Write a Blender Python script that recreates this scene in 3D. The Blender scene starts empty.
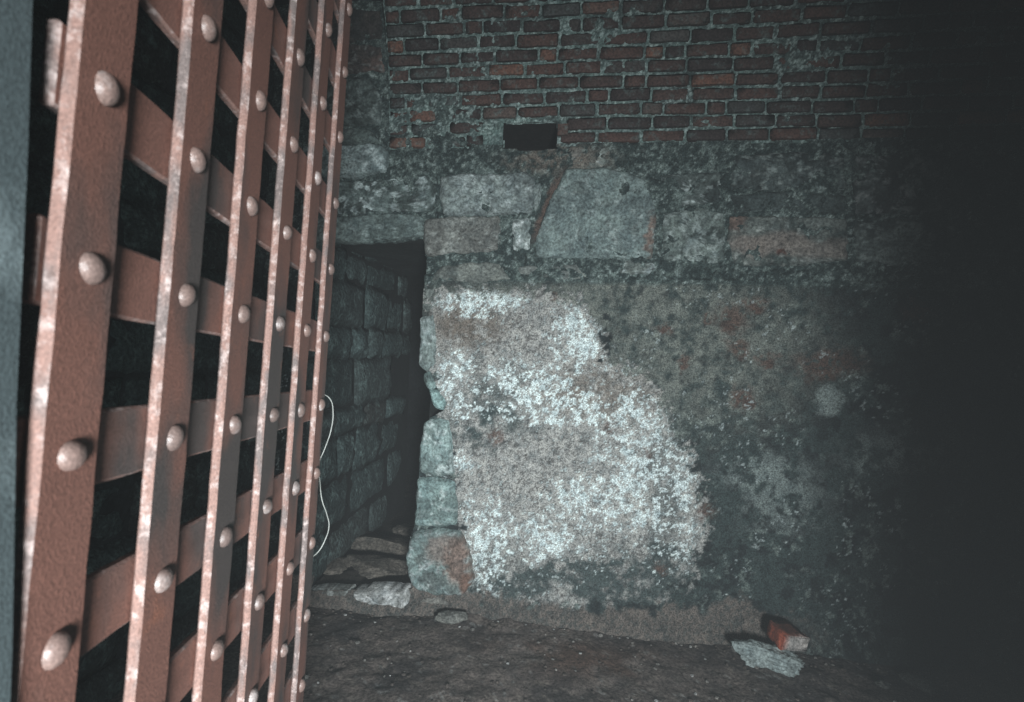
import bpy, bmesh, math, random
import numpy as np
from mathutils import Matrix, Vector
random.seed(7)
scene = bpy.context.scene
col = scene.collection

# ------------------------------------------------------------------ camera
F = 550.0                                  # focal length in pixels of a 1024 px wide frame
ROLL = math.radians(2.0)                   # the photograph is held slightly crooked
CAM_H = 1.325
cr, sr = math.cos(ROLL), math.sin(ROLL)
cam_data = bpy.data.cameras.new('camera')
cam_data.sensor_width = 36.0
cam_data.lens = 36.0 * F / 1024.0
cam_data.clip_start = 0.02
cam_data.dof.use_dof = True
cam_data.dof.focus_distance = 2.3
cam_data.dof.aperture_fstop = 7.5
cam = bpy.data.objects.new('camera', cam_data)
col.objects.link(cam)
cam.matrix_world = Matrix(((cr, -sr, 0, 0), (0, 0, -1, 0), (sr, cr, 0, CAM_H), (0, 0, 0, 1)))
scene.camera = cam

# ------------------------------------------------------------------ world, lamp, exposure
scene.view_settings.view_transform = 'Standard'
scene.view_settings.look = 'None'
scene.view_settings.gamma = 1.0
scene.view_settings.use_curve_mapping = False
scene.view_settings.exposure = 0.0
world = bpy.data.worlds.new('dim_outside')
scene.world = world
world.use_nodes = True
world.node_tree.nodes['Background'].inputs[0].default_value = (0.75, 0.95, 1.0, 1)
world.node_tree.nodes['Background'].inputs[1].default_value = 0.6
_vs = world.node_tree.nodes.new('ShaderNodeVolumeScatter')      # thin haze added to lift the blacks
_vs.inputs['Color'].default_value = (0.9, 0.97, 1.0, 1); _vs.inputs['Density'].default_value = 0.0145
world.node_tree.links.new(_vs.outputs[0], world.node_tree.nodes['World Output'].inputs['Volume'])
lamp = bpy.data.lights.new('corridor_lamp', 'AREA')
lamp.shape = 'DISK'
lamp.size = 0.45
lamp.energy = 44.0
lamp.spread = math.radians(82)
lamp.color = (0.93, 0.98, 1.0)
lamp_o = bpy.data.objects.new('corridor_lamp', lamp)
col.objects.link(lamp_o)
lamp_o.location = (0.40, -1.30, 1.02)
lamp_o.rotation_euler = (Vector((-0.24, 2.6, 0.80)) - Vector(lamp_o.location)).to_track_quat('-Z', 'Y').to_euler()

# ------------------------------------------------------------------ wall frame and noise
YAW = math.radians(8.0)
T = np.array([math.cos(YAW), -math.sin(YAW), 0.0])      # along the far wall, to the right
N = np.array([-math.sin(YAW), -math.cos(YAW), 0.0])     # out of the far wall, into the cell
P0 = np.array([0.0, 2.75, 0.0])

def ray(x, y):
    a = (np.asarray(x, float) - 512) / F
    b = (351 - np.asarray(y, float)) / F
    return a * cr - b * sr, a * sr + b * cr              # X, Z per unit Y

def W(x, y, d=0.0):
    """point of the far wall (moved d into the cell) seen along a direction: (u, z)"""
    rx, rz = ray(x, y)
    base = P0 + N * d
    s = (base @ N) / (rx * N[0] + N[1])
    u = (rx * s - base[0]) * T[0] + (s - base[1]) * T[1]
    return u, CAM_H + rz * s

def floor_pt(x, y, z=0.0):
    rx, rz = ray(x, y)
    s = (z - CAM_H) / rz
    return float(rx * s), float(s)

def unproj(u, z, d=0.0):
    """direction (pixel units) in which a point of the far wall is seen"""
    X = P0[0] + u * T[0] + d * N[0]
    Y = P0[1] + u * T[1] + d * N[1]
    a, b = X / Y, (z - CAM_H) / Y
    return 512 + F * (a * cr + b * sr), 351 - F * (-a * sr + b * cr)

def place(u, d, z):
    return np.stack([P0[0] + u * T[0] + d * N[0], P0[1] + u * T[1] + d * N[1], z], -1)

_rng = np.random.RandomState(11)
_TAB = _rng.rand(256, 256)
def vnoise(x, y):
    xi, yi = np.floor(x).astype(int), np.floor(y).astype(int)
    fx, fy = x - xi, y - yi
    fx = fx * fx * (3 - 2 * fx); fy = fy * fy * (3 - 2 * fy)
    g = lambda i, j: _TAB[(xi + i) & 255, (yi + j) & 255]
    return (g(0, 0) * (1 - fx) + g(1, 0) * fx) * (1 - fy) + (g(0, 1) * (1 - fx) + g(1, 1) * fx) * fy
def fbm(x, y, s, o=4, seed=0, gain=0.5):
    x = np.asarray(x, float); y = np.asarray(y, float)
    r = 0; a = 1; t = 0
    for k in range(o):
        r = r + a * vnoise(x * s + 17.3 * seed + 31.7 * k, y * s + 53.1 * seed + 11.9 * k)
        t += a; a *= gain; s *= 2.03
    return r / t                                          # 0..1, mean .5
def ss(a, b, x):
    t = np.clip((x - a) / (b - a), 0, 1)
    return t * t * (3 - 2 * t)
def lin(r, g, b):
    f = lambda c: ((c / 255 + 0.055) / 1.055) ** 2.4 if c > 10 else c / 255 / 12.92
    return np.array([f(r), f(g), f(b)])
def in_poly(px, py, poly):
    r = np.zeros(np.shape(px), bool)
    n = len(poly)
    for i in range(n):
        x0, y0 = poly[i]; x1, y1 = poly[(i + 1) % n]
        if y0 == y1: continue
        c = ((y0 > py) != (y1 > py)) & (px < (x1 - x0) * (py - y0) / (y1 - y0) + x0)
        r ^= c
    return r

# ------------------------------------------------------------------ materials
def nodes(m):
    m.use_nodes = True
    nt = m.node_tree
    return nt, nt.nodes, nt.links, nt.nodes['Principled BSDF']

def ramp(nd, stops):
    r = nd.new('ShaderNodeValToRGB')
    e = r.color_ramp.elements
    while len(e) < len(stops): e.new(0.5)
    for k, (p, c) in enumerate(stops):
        e[k].position = p
        e[k].color = (*c, 1) if len(c) == 3 else c
    return r

def masonry_mat(name, speck=0.55, bump=0.6, scale=90.0, rough=0.9):
    """colour from the surface's own 'tint' layer, broken up by mineral grain"""
    m = bpy.data.materials.new(name)
    nt, nd, lk, b = nodes(m)
    at = nd.new('ShaderNodeAttribute'); at.attribute_name = 'tint'
    geo = nd.new('ShaderNodeNewGeometry')
    n1 = nd.new('ShaderNodeTexNoise'); n1.inputs['Scale'].default_value = scale; n1.inputs['Detail'].default_value = 5; n1.inputs['Roughness'].default_value = 0.7
    n2 = nd.new('ShaderNodeTexNoise'); n2.inputs['Scale'].default_value = scale * 0.17; n2.inputs['Detail'].default_value = 6; n2.inputs['Roughness'].default_value = 0.65
    for n in (n1, n2): lk.new(geo.outputs['Position'], n.inputs['Vector'])
    r1 = ramp(nd, [(0.34, (1 - speck,) * 3), (0.5, (1,) * 3), (0.66, (1 + speck,) * 3)])
    r2 = ramp(nd, [(0.32, (0.62, 0.66, 0.68)), (0.5, (1, 1, 1)), (0.70, (1.35, 1.33, 1.30))])
    lk.new(n1.outputs['Fac'], r1.inputs[0]); lk.new(n2.outputs['Fac'], r2.inputs[0])
    a = nd.new('ShaderNodeMix'); a.data_type = 'RGBA'; a.blend_type = 'MULTIPLY'; a.inputs[0].default_value = 1
    lk.new(at.outputs['Color'], a.inputs[6]); lk.new(r1.outputs[0], a.inputs[7])
    c = nd.new('ShaderNodeMix'); c.data_type = 'RGBA'; c.blend_type = 'MULTIPLY'; c.inputs[0].default_value = 1
    lk.new(a.outputs[2], c.inputs[6]); lk.new(r2.outputs[0], c.inputs[7])
    lk.new(c.outputs[2], b.inputs['Base Color'])
    b.inputs['Roughness'].default_value = rough
    b.inputs['Specular IOR Level'].default_value = 0.25
    bp = nd.new('ShaderNodeBump'); bp.inputs['Strength'].default_value = bump; bp.inputs['Distance'].default_value = 0.006
    lk.new(n1.outputs['Fac'], bp.inputs['Height']); lk.new(bp.outputs[0], b.inputs['Normal'])
    return m

M_PLASTER = masonry_mat('old_plaster', 0.80, 0.9, 150)
M_STONE = masonry_mat('cut_stone', 0.60, 0.9, 80)
M_DIRT = masonry_mat('dirt', 0.7, 0.9, 70, 0.95)
M_MORTAR = masonry_mat('lime_mortar', 0.65, 0.8, 80)

def brick_mat():
    m = bpy.data.materials.new('vault_brick')
    nt, nd, lk, b = nodes(m)
    oi = nd.new('ShaderNodeObjectInfo')
    geo = nd.new('ShaderNodeNewGeometry')
    r = ramp(nd, [(0.0, lin(50, 44, 44)), (0.25, lin(66, 53, 50)), (0.5, lin(80, 59, 53)),
                  (0.68, lin(62, 54, 52)), (0.84, lin(66, 72, 72)), (0.96, lin(108, 76, 63))])
    lk.new(oi.outputs['Random'], r.inputs[0])
    n1 = nd.new('ShaderNodeTexNoise'); n1.inputs['Scale'].default_value = 22; n1.inputs['Detail'].default_value = 8; n1.inputs['Roughness'].default_value = 0.7
    n2 = nd.new('ShaderNodeTexNoise'); n2.inputs['Scale'].default_value = 95; n2.inputs['Detail'].default_value = 4
    for n in (n1, n2): lk.new(geo.outputs['Position'], n.inputs['Vector'])
    f = ramp(nd, [(0.52, (0, 0, 0)), (0.68, (0.75,) * 3)])
    lk.new(n1.outputs['Fac'], f.inputs[0])
    mx = nd.new('ShaderNodeMix'); mx.data_type = 'RGBA'
    lk.new(f.outputs[0], mx.inputs[0]); lk.new(r.outputs[0], mx.inputs[6]); mx.inputs[7].default_value = (*lin(92, 108, 106), 1)
    g = ramp(nd, [(0.3, (0.5,) * 3), (0.7, (1.5,) * 3)])
    lk.new(n2.outputs['Fac'], g.inputs[0])
    mu = nd.new('ShaderNodeMix'); mu.data_type = 'RGBA'; mu.blend_type = 'MULTIPLY'; mu.inputs[0].default_value = 1
    lk.new(mx.outputs[2], mu.inputs[6]); lk.new(g.outputs[0], mu.inputs[7])
    lk.new(mu.outputs[2], b.inputs['Base Color'])
    b.inputs['Roughness'].default_value = 0.85
    b.inputs['Specular IOR Level'].default_value = 0.3
    bp = nd.new('ShaderNodeBump'); bp.inputs['Strength'].default_value = 0.7; bp.inputs['Distance'].default_value = 0.005
    lk.new(n2.outputs['Fac'], bp.inputs['Height']); lk.new(bp.outputs[0], b.inputs['Normal'])
    return m
M_BRICK = brick_mat()

def block_mat(name, stops, lime, lime_lo=0.58):
    """rubble blocks: one tone for each block, lime and grime in patches"""
    m = bpy.data.materials.new(name)
    nt, nd, lk, b = nodes(m)
    oi = nd.new('ShaderNodeObjectInfo'); geo = nd.new('ShaderNodeNewGeometry')
    r = ramp(nd, stops); lk.new(oi.outputs['Random'], r.inputs[0])
    n1 = nd.new('ShaderNodeTexNoise'); n1.inputs['Scale'].default_value = 16; n1.inputs['Detail'].default_value = 9; n1.inputs['Roughness'].default_value = 0.72
    n2 = nd.new('ShaderNodeTexNoise'); n2.inputs['Scale'].default_value = 60; n2.inputs['Detail'].default_value = 6
    for n in (n1, n2): lk.new(geo.outputs['Position'], n.inputs['Vector'])
    f = ramp(nd, [(lime_lo - 0.06, (0, 0, 0)), (lime_lo + 0.10, (0.9,) * 3)]); lk.new(n1.outputs['Fac'], f.inputs[0])
    mx = nd.new('ShaderNodeMix'); mx.data_type = 'RGBA'
    lk.new(f.outputs[0], mx.inputs[0]); lk.new(r.outputs[0], mx.inputs[6]); mx.inputs[7].default_value = (*lime, 1)
    g = ramp(nd, [(0.3, (0.45,) * 3), (0.7, (1.5,) * 3)]); lk.new(n2.outputs['Fac'], g.inputs[0])
    mu = nd.new('ShaderNodeMix'); mu.data_type = 'RGBA'; mu.blend_type = 'MULTIPLY'; mu.inputs[0].default_value = 1
    lk.new(mx.outputs[2], mu.inputs[6]); lk.new(g.outputs[0], mu.inputs[7])
    lk.new(mu.outputs[2], b.inputs['Base Color'])
    b.inputs['Roughness'].default_value = 0.85; b.inputs['Specular IOR Level'].default_value = 0.3
    bp = nd.new('ShaderNodeBump'); bp.inputs['Strength'].default_value = 1.0; bp.inputs['Distance'].default_value = 0.022
    lk.new(n2.outputs['Fac'], bp.inputs['Height']); lk.new(bp.outputs[0], b.inputs['Normal'])
    return m
M_BLOCK = block_mat('rubble_block', [(0, lin(44, 58, 58)), (0.5, lin(64, 80, 80)), (1, lin(52, 54, 52))], lin(104, 124, 122), .56)

def rust_mat(name, base, dark, pale, pale_lo, metal=0.0, rough=0.6, scale=18.0):
    m = bpy.data.materials.new(name)
    nt, nd, lk, b = nodes(m)
    geo = nd.new('ShaderNodeNewGeometry')
    mp = nd.new('ShaderNodeMapping'); mp.inputs['Scale'].default_value = (1, 1, 0.45)
    lk.new(geo.outputs['Position'], mp.inputs[0])
    n1 = nd.new('ShaderNodeTexNoise'); n1.inputs['Scale'].default_value = scale; n1.inputs['Detail'].default_value = 8; n1.inputs['Roughness'].default_value = 0.65
    n2 = nd.new('ShaderNodeTexNoise'); n2.inputs['Scale'].default_value = scale * 0.45; n2.inputs['Detail'].default_value = 6
    n3 = nd.new('ShaderNodeTexNoise'); n3.inputs['Scale'].default_value = 420; n3.inputs['Detail'].default_value = 3
    lk.new(geo.outputs['Position'], n1.inputs['Vector']); lk.new(mp.outputs[0], n2.inputs['Vector']); lk.new(geo.outputs['Position'], n3.inputs['Vector'])
    f1 = ramp(nd, [(0.49, (0, 0, 0)), (0.62, (0.9,) * 3)]); lk.new(n2.outputs['Fac'], f1.inputs[0])
    f2 = ramp(nd, [(pale_lo, (0, 0, 0)), (pale_lo + 0.16, (0.8,) * 3)]); lk.new(n1.outputs['Fac'], f2.inputs[0])
    a = nd.new('ShaderNodeMix'); a.data_type = 'RGBA'; a.inputs[6].default_value = (*base, 1); a.inputs[7].default_value = (*dark, 1); lk.new(f1.outputs[0], a.inputs[0])
    c = nd.new('ShaderNodeMix'); c.data_type = 'RGBA'; c.inputs[7].default_value = (*pale, 1); lk.new(a.outputs[2], c.inputs[6]); lk.new(f2.outputs[0], c.inputs[0])
    g = ramp(nd, [(0.3, (0.7,) * 3), (0.7, (1.3,) * 3)]); lk.new(n3.outputs['Fac'], g.inputs[0])
    mu = nd.new('ShaderNodeMix'); mu.data_type = 'RGBA'; mu.blend_type = 'MULTIPLY'; mu.inputs[0].default_value = 1
    lk.new(c.outputs[2], mu.inputs[6]); lk.new(g.outputs[0], mu.inputs[7])
    lk.new(mu.outputs[2], b.inputs['Base Color'])
    b.inputs['Roughness'].default_value = rough; b.inputs['Metallic'].default_value = metal
    bp = nd.new('ShaderNodeBump'); bp.inputs['Strength'].default_value = 0.5; bp.inputs['Distance'].default_value = 0.0015
    lk.new(n3.outputs['Fac'], bp.inputs['Height']); lk.new(bp.outputs[0], b.inputs['Normal'])
    return m
M_RUST = rust_mat('rusted_iron', lin(107, 74, 64), lin(58, 57, 56), lin(134, 86, 66), 0.60)
M_EDGE = rust_mat('corroded_iron_edge', lin(120, 94, 86), lin(92, 84, 82), lin(172, 158, 154), 0.52, 0.0, 0.7, 70)
M_RIVET = rust_mat('worn_rivet', lin(112, 94, 88), lin(92, 80, 76), lin(158, 152, 150), 0.54, 0.0, 0.42)
M_POST = rust_mat('grey_iron_post', lin(62, 72, 74), lin(40, 47, 49), lin(104, 116, 118), 0.56, 0.0, 0.6, 9)
M_WIRE = bpy.data.materials.new('pale_wire')
nt, nd, lk, b = nodes(M_WIRE); b.inputs['Base Color'].default_value = (*lin(190, 196, 190), 1); b.inputs['Roughness'].default_value = 0.5
_n = nd.new('ShaderNodeTexNoise'); _n.inputs['Scale'].default_value = 60
_r = ramp(nd, [(0.35, lin(104, 108, 104)), (0.6, lin(150, 154, 150))]); lk.new(_n.outputs['Fac'], _r.inputs[0]); lk.new(_r.outputs[0], b.inputs['Base Color'])
M_DARK = masonry_mat('dark_masonry', 0.5, 0.5, 40)  # plain dark masonry; in flue and deep passage its tint stands for shade

# ------------------------------------------------------------------ mesh helpers
def link(name, me, mat, parent=None):
    o = bpy.data.objects.new(name, me)
    col.objects.link(o)
    if mat and not me.materials: me.materials.append(mat)
    if parent: o.parent = parent
    return o
def tag(o, label, cat, group=None, kind=None):
    o['label'] = label; o['category'] = cat
    if group: o['group'] = group
    if kind: o['kind'] = kind
    return o
def mesh_np(name, verts, faces, tint=None, smooth=True):
    me = bpy.data.meshes.new(name)
    v = np.asarray(verts, np.float32).reshape(-1, 3)
    f = np.asarray(faces, np.int32)
    k = f.shape[1]
    me.vertices.add(len(v)); me.vertices.foreach_set('co', v.ravel())
    me.loops.add(f.size); me.loops.foreach_set('vertex_index', f.ravel())
    me.polygons.add(len(f)); me.polygons.foreach_set('loop_start', np.arange(0, f.size, k, dtype=np.int32))
    me.update(calc_edges=True)
    me.polygons.foreach_set('use_smooth', np.full(len(f), smooth))
    if tint is not None:
        at = me.color_attributes.new('tint', 'FLOAT_COLOR', 'POINT')
        c = np.ones((len(v), 4), np.float32); c[:, :3] = np.asarray(tint).reshape(-1, 3)
        at.data.foreach_set('color', c.ravel())
    return me
def grid_faces(nu, nv, keep=None):
    i = np.arange(nu - 1)[None, :] + np.arange(nv - 1)[:, None] * nu
    f = np.stack([i, i + 1, i + 1 + nu, i + nu], -1).reshape(-1, 4)
    if keep is not None: f = f[keep.reshape(-1)]
    return f
def compact(verts, faces, *attrs):
    used = np.unique(faces)
    m = np.zeros(len(verts), int); m[used] = np.arange(len(used))
    return (verts[used], m[faces]) + tuple(a[used] for a in attrs)
def box(bm, lo, hi, bev=0.0):
    r = bmesh.ops.create_cube(bm, size=1)
    for v in r['verts']:
        for k in range(3): v.co[k] = lo[k] + (v.co[k] + 0.5) * (hi[k] - lo[k])
    if bev:
        es = {e for v in r['verts'] for e in v.link_edges}
        bmesh.ops.bevel(bm, geom=list(es), offset=bev, segments=2, affect='EDGES', clamp_overlap=True)
def bm_mesh(name, bm, tint=None):
    me = bpy.data.meshes.new(name); bm.to_mesh(me); bm.free()
    if tint is not None:
        at = me.color_attributes.new('tint', 'FLOAT_COLOR', 'POINT')
        at.data.foreach_set('color', np.tile(np.append(tint, 1).astype(np.float32), len(me.vertices)))
    return me

# ------------------------------------------------------------------ key lines of the far wall
U_VAULT = float(W(390, 110)[0])                # left end of the brick vault
Z_SPR = float(W(600, 146)[1])                  # where the vault springs
U_L = float(W(262, 350)[0])                    # left corner of the cell
U_R = 2.75
U_PASS = float(W(316, 400)[0])                 # left reveal of the passage
Z_TOPL = 3.15
U_JAMB = float(W(424, 300)[0])
HOLE = [(314, 241), (380, 243), (424, 239), (427, 262), (424, 290), (423, 310), (420, 345), (422, 368),
        (433, 376), (441, 398), (444, 410), (430, 418), (421, 440), (419, 480), (416, 520), (409, 545), (410, 575),
        (412, 588), (360, 588), (314, 588)]
VENT = [(504, 124), (557, 124), (557, 150), (504, 150)]

def blob(px, py, cx, cy, rx, ry, soft=0.6):
    r = np.sqrt(((px - cx) / rx) ** 2 + ((py - cy) / ry) ** 2)
    return 1 - ss(1 - soft, 1 + soft, r)

BRIGHT = [(426, 296), (470, 289), (520, 290), (572, 300), (598, 322), (612, 360), (640, 376), (664, 398), (668, 430),
          (690, 455), (700, 492), (703, 530), (690, 575), (655, 602), (600, 608), (540, 604), (490, 604), (470, 585),
          (452, 480), (444, 410), (426, 330)]

def poly_dist(px, py, poly):
    """signed distance to a polygon, negative inside (pixels)"""
    d = np.full(np.shape(px), 1e9)
    n = len(poly)
    for i in range(n):
        ax, ay = poly[i]; bx, by = poly[(i + 1) % n]
        ex, ey = bx - ax, by - ay
        t = np.clip(((px - ax) * ex + (py - ay) * ey) / (ex * ex + ey * ey), 0, 1)
        d = np.minimum(d, np.hypot(px - ax - t * ex, py - ay - t * ey))
    return np.where(in_poly(px, py, poly), -d, d)

def wall_tint(u, z):
    """the wall's own colours: bare render, limewash remains, algae, rust, cove mortar"""
    px, py = unproj(u, z)
    n1 = fbm(u, z, 6, 5, 1); n2 = fbm(u, z, 16, 5, 2, 0.6); n3 = fbm(u, z, 60, 3, 3, 0.7); n4 = fbm(u, z, 30, 4, 4, 0.65); n5 = fbm(u, z, 110, 2, 5, 0.7)
    mix = lambda a, b, m: a * (1 - m[..., None]) + b * m[..., None]
    c = np.broadcast_to(lin(50, 62, 62), u.shape + (3,)).copy()                    # algae-dark wall
    c = mix(c, lin(34, 42, 44), ss(0.47, 0.60, n2))
    c = mix(c, lin(104, 116, 112), 0.8 * ss(0.56, 0.72, n4) * ss(0.42, 0.58, n1))
    # middle grey area above the plaster edge, with rust spots
    g = np.clip(blob(px, py, 700, 345, 110, 75, 0.7) + blob(px, py, 560, 300, 150, 16, 0.8), 0, 1)
    c = mix(c, lin(112, 118, 112), np.clip(g * ss(0.30, 0.60, n4 * 0.6 + n2 * 0.4), 0, 1) * 0.85)
    # limewashed and sanded plaster
    d = poly_dist(px, py, BRIGHT)
    inside = ss(5, -5, d + (n4 - 0.5) * 34 + (n3 - 0.5) * 26 + (n2 - 0.5) * 20)
    sand = mix(np.broadcast_to(lin(150, 152, 149), u.shape + (3,)), lin(96, 96, 94), ss(0.48, 0.62, n3 * .5 + n5 * .5))
    warm = np.clip(blob(px, py, 468, 325, 34, 22) + blob(px, py, 596, 392, 60, 28) * 0.8, 0, 1)
    sand = mix(sand, lin(106, 100, 93), warm * ss(0.3, 0.55, n3 * 0.5 + n2 * 0.5))
    ppx, ppy = px, py
    px = px + (n2 - .5) * 60; py = py + (n1 - .5) * 70 + (n4 - .5) * 30
    green = np.clip(blob(px, py, 492, 384, 40, 18) * 0.8 + blob(px, py, 488, 424, 44, 16) * 1.1 + blob(px, py, 562, 588, 100, 18) * 1.1
                    + blob(px, py, 665, 500, 20, 60) * 0.7 + blob(px, py, 640, 580, 60, 24) + blob(px, py, 500, 556, 22, 30) * .5, 0, 1)
    px, py = ppx, ppy
    sand = mix(sand, lin(62, 73, 73), green * ss(0.28, 0.52, n2 * 0.5 + n4 * 0.5))
    w = np.zeros(u.shape)
    for cx, cy, rx, ry, s in ((478, 300, 48, 16, 1.2), (585, 330, 34, 38, 1.1), (452, 378, 26, 30, 1.0), (530, 384, 60, 26, 1.0), (470, 400, 44, 30, .8),
                              (560, 408, 70, 20, 1.0), (640, 425, 50, 40, .9), (655, 480, 60, 60, 1.05), (600, 500, 60, 30, 1.0), (485, 545, 34, 48, 1.0),
                              (540, 540, 50, 26, .9), (680, 545, 40, 50, .85), (460, 460, 22, 12, .9), (480, 598, 24, 22, 1.1), (590, 560, 60, 24, .5), (615, 350, 24, 24, .9), (676, 440, 22, 40, .9)):
        w = np.maximum(w, s * blob(px, py, cx, cy, rx, ry, 0.75))
    wm = ss(0.40, 0.58, w * 0.52 + (n4 - 0.5) * 1.05 + (n3 - 0.5) * 0.9 + (n5 - .5) * .8 - green * .16) * np.clip(w * 2, 0, 1)
    sand = mix(sand, lin(200, 214, 214), wm)
    c = mix(c, sand, inside)
    # plaster lumps lost to the dark wall
    for cx, cy, rx, ry in ((604, 337, 8, 6), (609, 346, 3, 10), (606, 318, 4, 3), (601, 359, 3, 3)):
        c = mix(c, lin(34, 42, 44), blob(px + (n3 - .5) * 14, py + (n4 - .5) * 14, cx, cy, rx, ry, 0.3))
    # rust and raw brick peeping through
    rst = np.zeros(u.shape)
    for cx, cy, rx, ry in ((553, 298, 4, 5), (753, 306, 10, 8), (741, 348, 12, 10), (684, 362, 8, 6), (768, 362, 10, 6), (920, 310, 14, 10), (660, 330, 9, 6), (732, 320, 14, 14),
                           (492, 437, 8, 6), (607, 427, 6, 4), (648, 455, 8, 6), (705, 512, 9, 8), (663, 567, 7, 6), (830, 365, 36, 14), (742, 400, 14, 12), (708, 318, 6, 5)):
        rst = np.maximum(rst, blob(px + (n2 - .5) * 22, py + (n4 - .5) * 22, cx, cy, rx, ry, 0.6))
    c = mix(c, lin(84, 66, 59), rst * ss(0.25, 0.5, n3) * 0.85)
    # pale splash on the dark side and faint lime scatter
    c = mix(c, lin(124, 136, 134), 0.85 * blob(px + (n3 - .5) * 14, py + (n4 - .5) * 10, 829, 401, 13, 15, 0.3))
    for cx, cy, rx, ry in ((866, 446, 5, 9), (862, 468, 5, 5), (912, 454, 60, 22), (780, 500, 40, 30), (690, 240, 34, 26), (865, 186, 44, 14), (800, 190, 60, 12), (760, 470, 40, 16)):
        c = mix(c, lin(118, 130, 128), 0.75 * blob(px, py, cx, cy, rx, ry, 0.8) * ss(0.42, 0.60, n4 * .5 + n2 * .5))
    c = mix(c, lin(160, 172, 172), 0.85 * ss(0.70, 0.76, n3) * ss(0.45, 0.6, n1))    # grains of lime
    # stone band above the plaster: dark open joints, pale mortar crumbs
    zl = W(600, 284)[1]
    band = ss(zl - 0.01, zl + 0.015, z + (n2 - .5) * .02)
    bc = mix(np.broadcast_to(lin(46, 58, 58), u.shape + (3,)), lin(92, 106, 103), ss(0.44, 0.60, n4 * .3 + n3 * .35 + n5 * .15 + n2 * .2))
    bc = mix(bc, lin(138, 152, 150), 0.8 * ss(0.56, 0.68, n3 * .4 + n4 * .25 + n5 * .35))
    bc = mix(bc, lin(112, 104, 96), 0.8 * blob(px, py, 560, 160, 50, 14) * ss(.35, .55, n4))
    c = mix(c, bc, band)
    c = mix(c, lin(88, 76, 70), blob(px + (n3 - .5) * 10, py, 548 - (py - 205) * 0.42, 205, 5, 34, 0.4))
    # sandy mortar cove along the foot of the wall
    hgt = 0.10 + 0.12 * (fbm(u, 0 * z, 3, 4, 9) - .5) + 0.10 * np.clip((px - 700) / 50, 0, 1) * np.clip((770 - px) / 40, 0, 1)
    cove = ss(0.02, -0.02, z - hgt + (n2 - .5) * 0.12 + (n4 - .5) * .08) * ss(840, 740, px + (n2 - .5) * 120)
    c = mix(c, mix(np.broadcast_to(lin(100, 94, 89), u.shape + (3,)), lin(72, 74, 72), ss(.42, .62, n5 * .5 + n4 * .3 + n1 * .2)), cove)
    return c

def build_far_wall():
    st = 0.0055
    us = np.arange(U_L, U_R, st); zs = np.arange(-0.12, Z_TOPL, st)
    U, Z = np.meshgrid(us, zs)
    px, py = unproj(U, Z)
    n1 = fbm(U, Z, 3, 4, 21) - .5; n2 = fbm(U, Z, 14, 4, 22) - .5; n3 = fbm(U, Z, 50, 3, 23) - .5
    d = n1 * 0.035 + n2 * 0.014 + n3 * 0.006
    d += 0.010 * ss(6, -6, poly_dist(px, py, BRIGHT) + n2 * 40 + n3 * 30)       # plaster skin stands proud
    zl = W(600, 284)[1]
    d += 0.012 * ss(zl - 0.008, zl + 0.008, Z + n2 * 0.012)
    d -= 0.020 * ss(zl + .02, zl + .04, Z) * ss(.02, .12, n2 + .03)             # open joints of the stone band
    d += 0.075 * ss(0.16, -0.02, Z + n2 * .03) ** 2                             # mortar cove at the foot
    for cx, cy, rx, ry in ((604, 337, 8, 6), (609, 346, 3, 10)):
        d -= 0.015 * blob(px + n3 * 14, py + n2 * 14, cx, cy, rx, ry, 0.3)
    uc = (us[:-1] + us[1:]) / 2; zc = (zs[:-1] + zs[1:]) / 2
    UC, ZC = np.meshgrid(uc, zc)
    PX, PY = unproj(UC, ZC)
    keep = ~in_poly(PX, PY, HOLE)
    keep &= ~((UC > U_VAULT + 0.05) & (ZC > Z_SPR + 0.012 + 0.10 * ss(480, 430, PX)))
    keep &= ~in_poly(PX, PY, VENT)
    v = place(U, d, Z).reshape(-1, 3)
    t = wall_tint(U, Z).reshape(-1, 3)
    v, f, t = compact(v, grid_faces(len(us), len(zs), keep), t)
    o = link('wall_back', mesh_np('wall_back', v, f, t), M_PLASTER)
    tag(o, 'far cell wall of flaking limewashed plaster under a band of cut stones', 'wall', kind='structure')
    return o
wall_back = build_far_wall()

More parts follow.
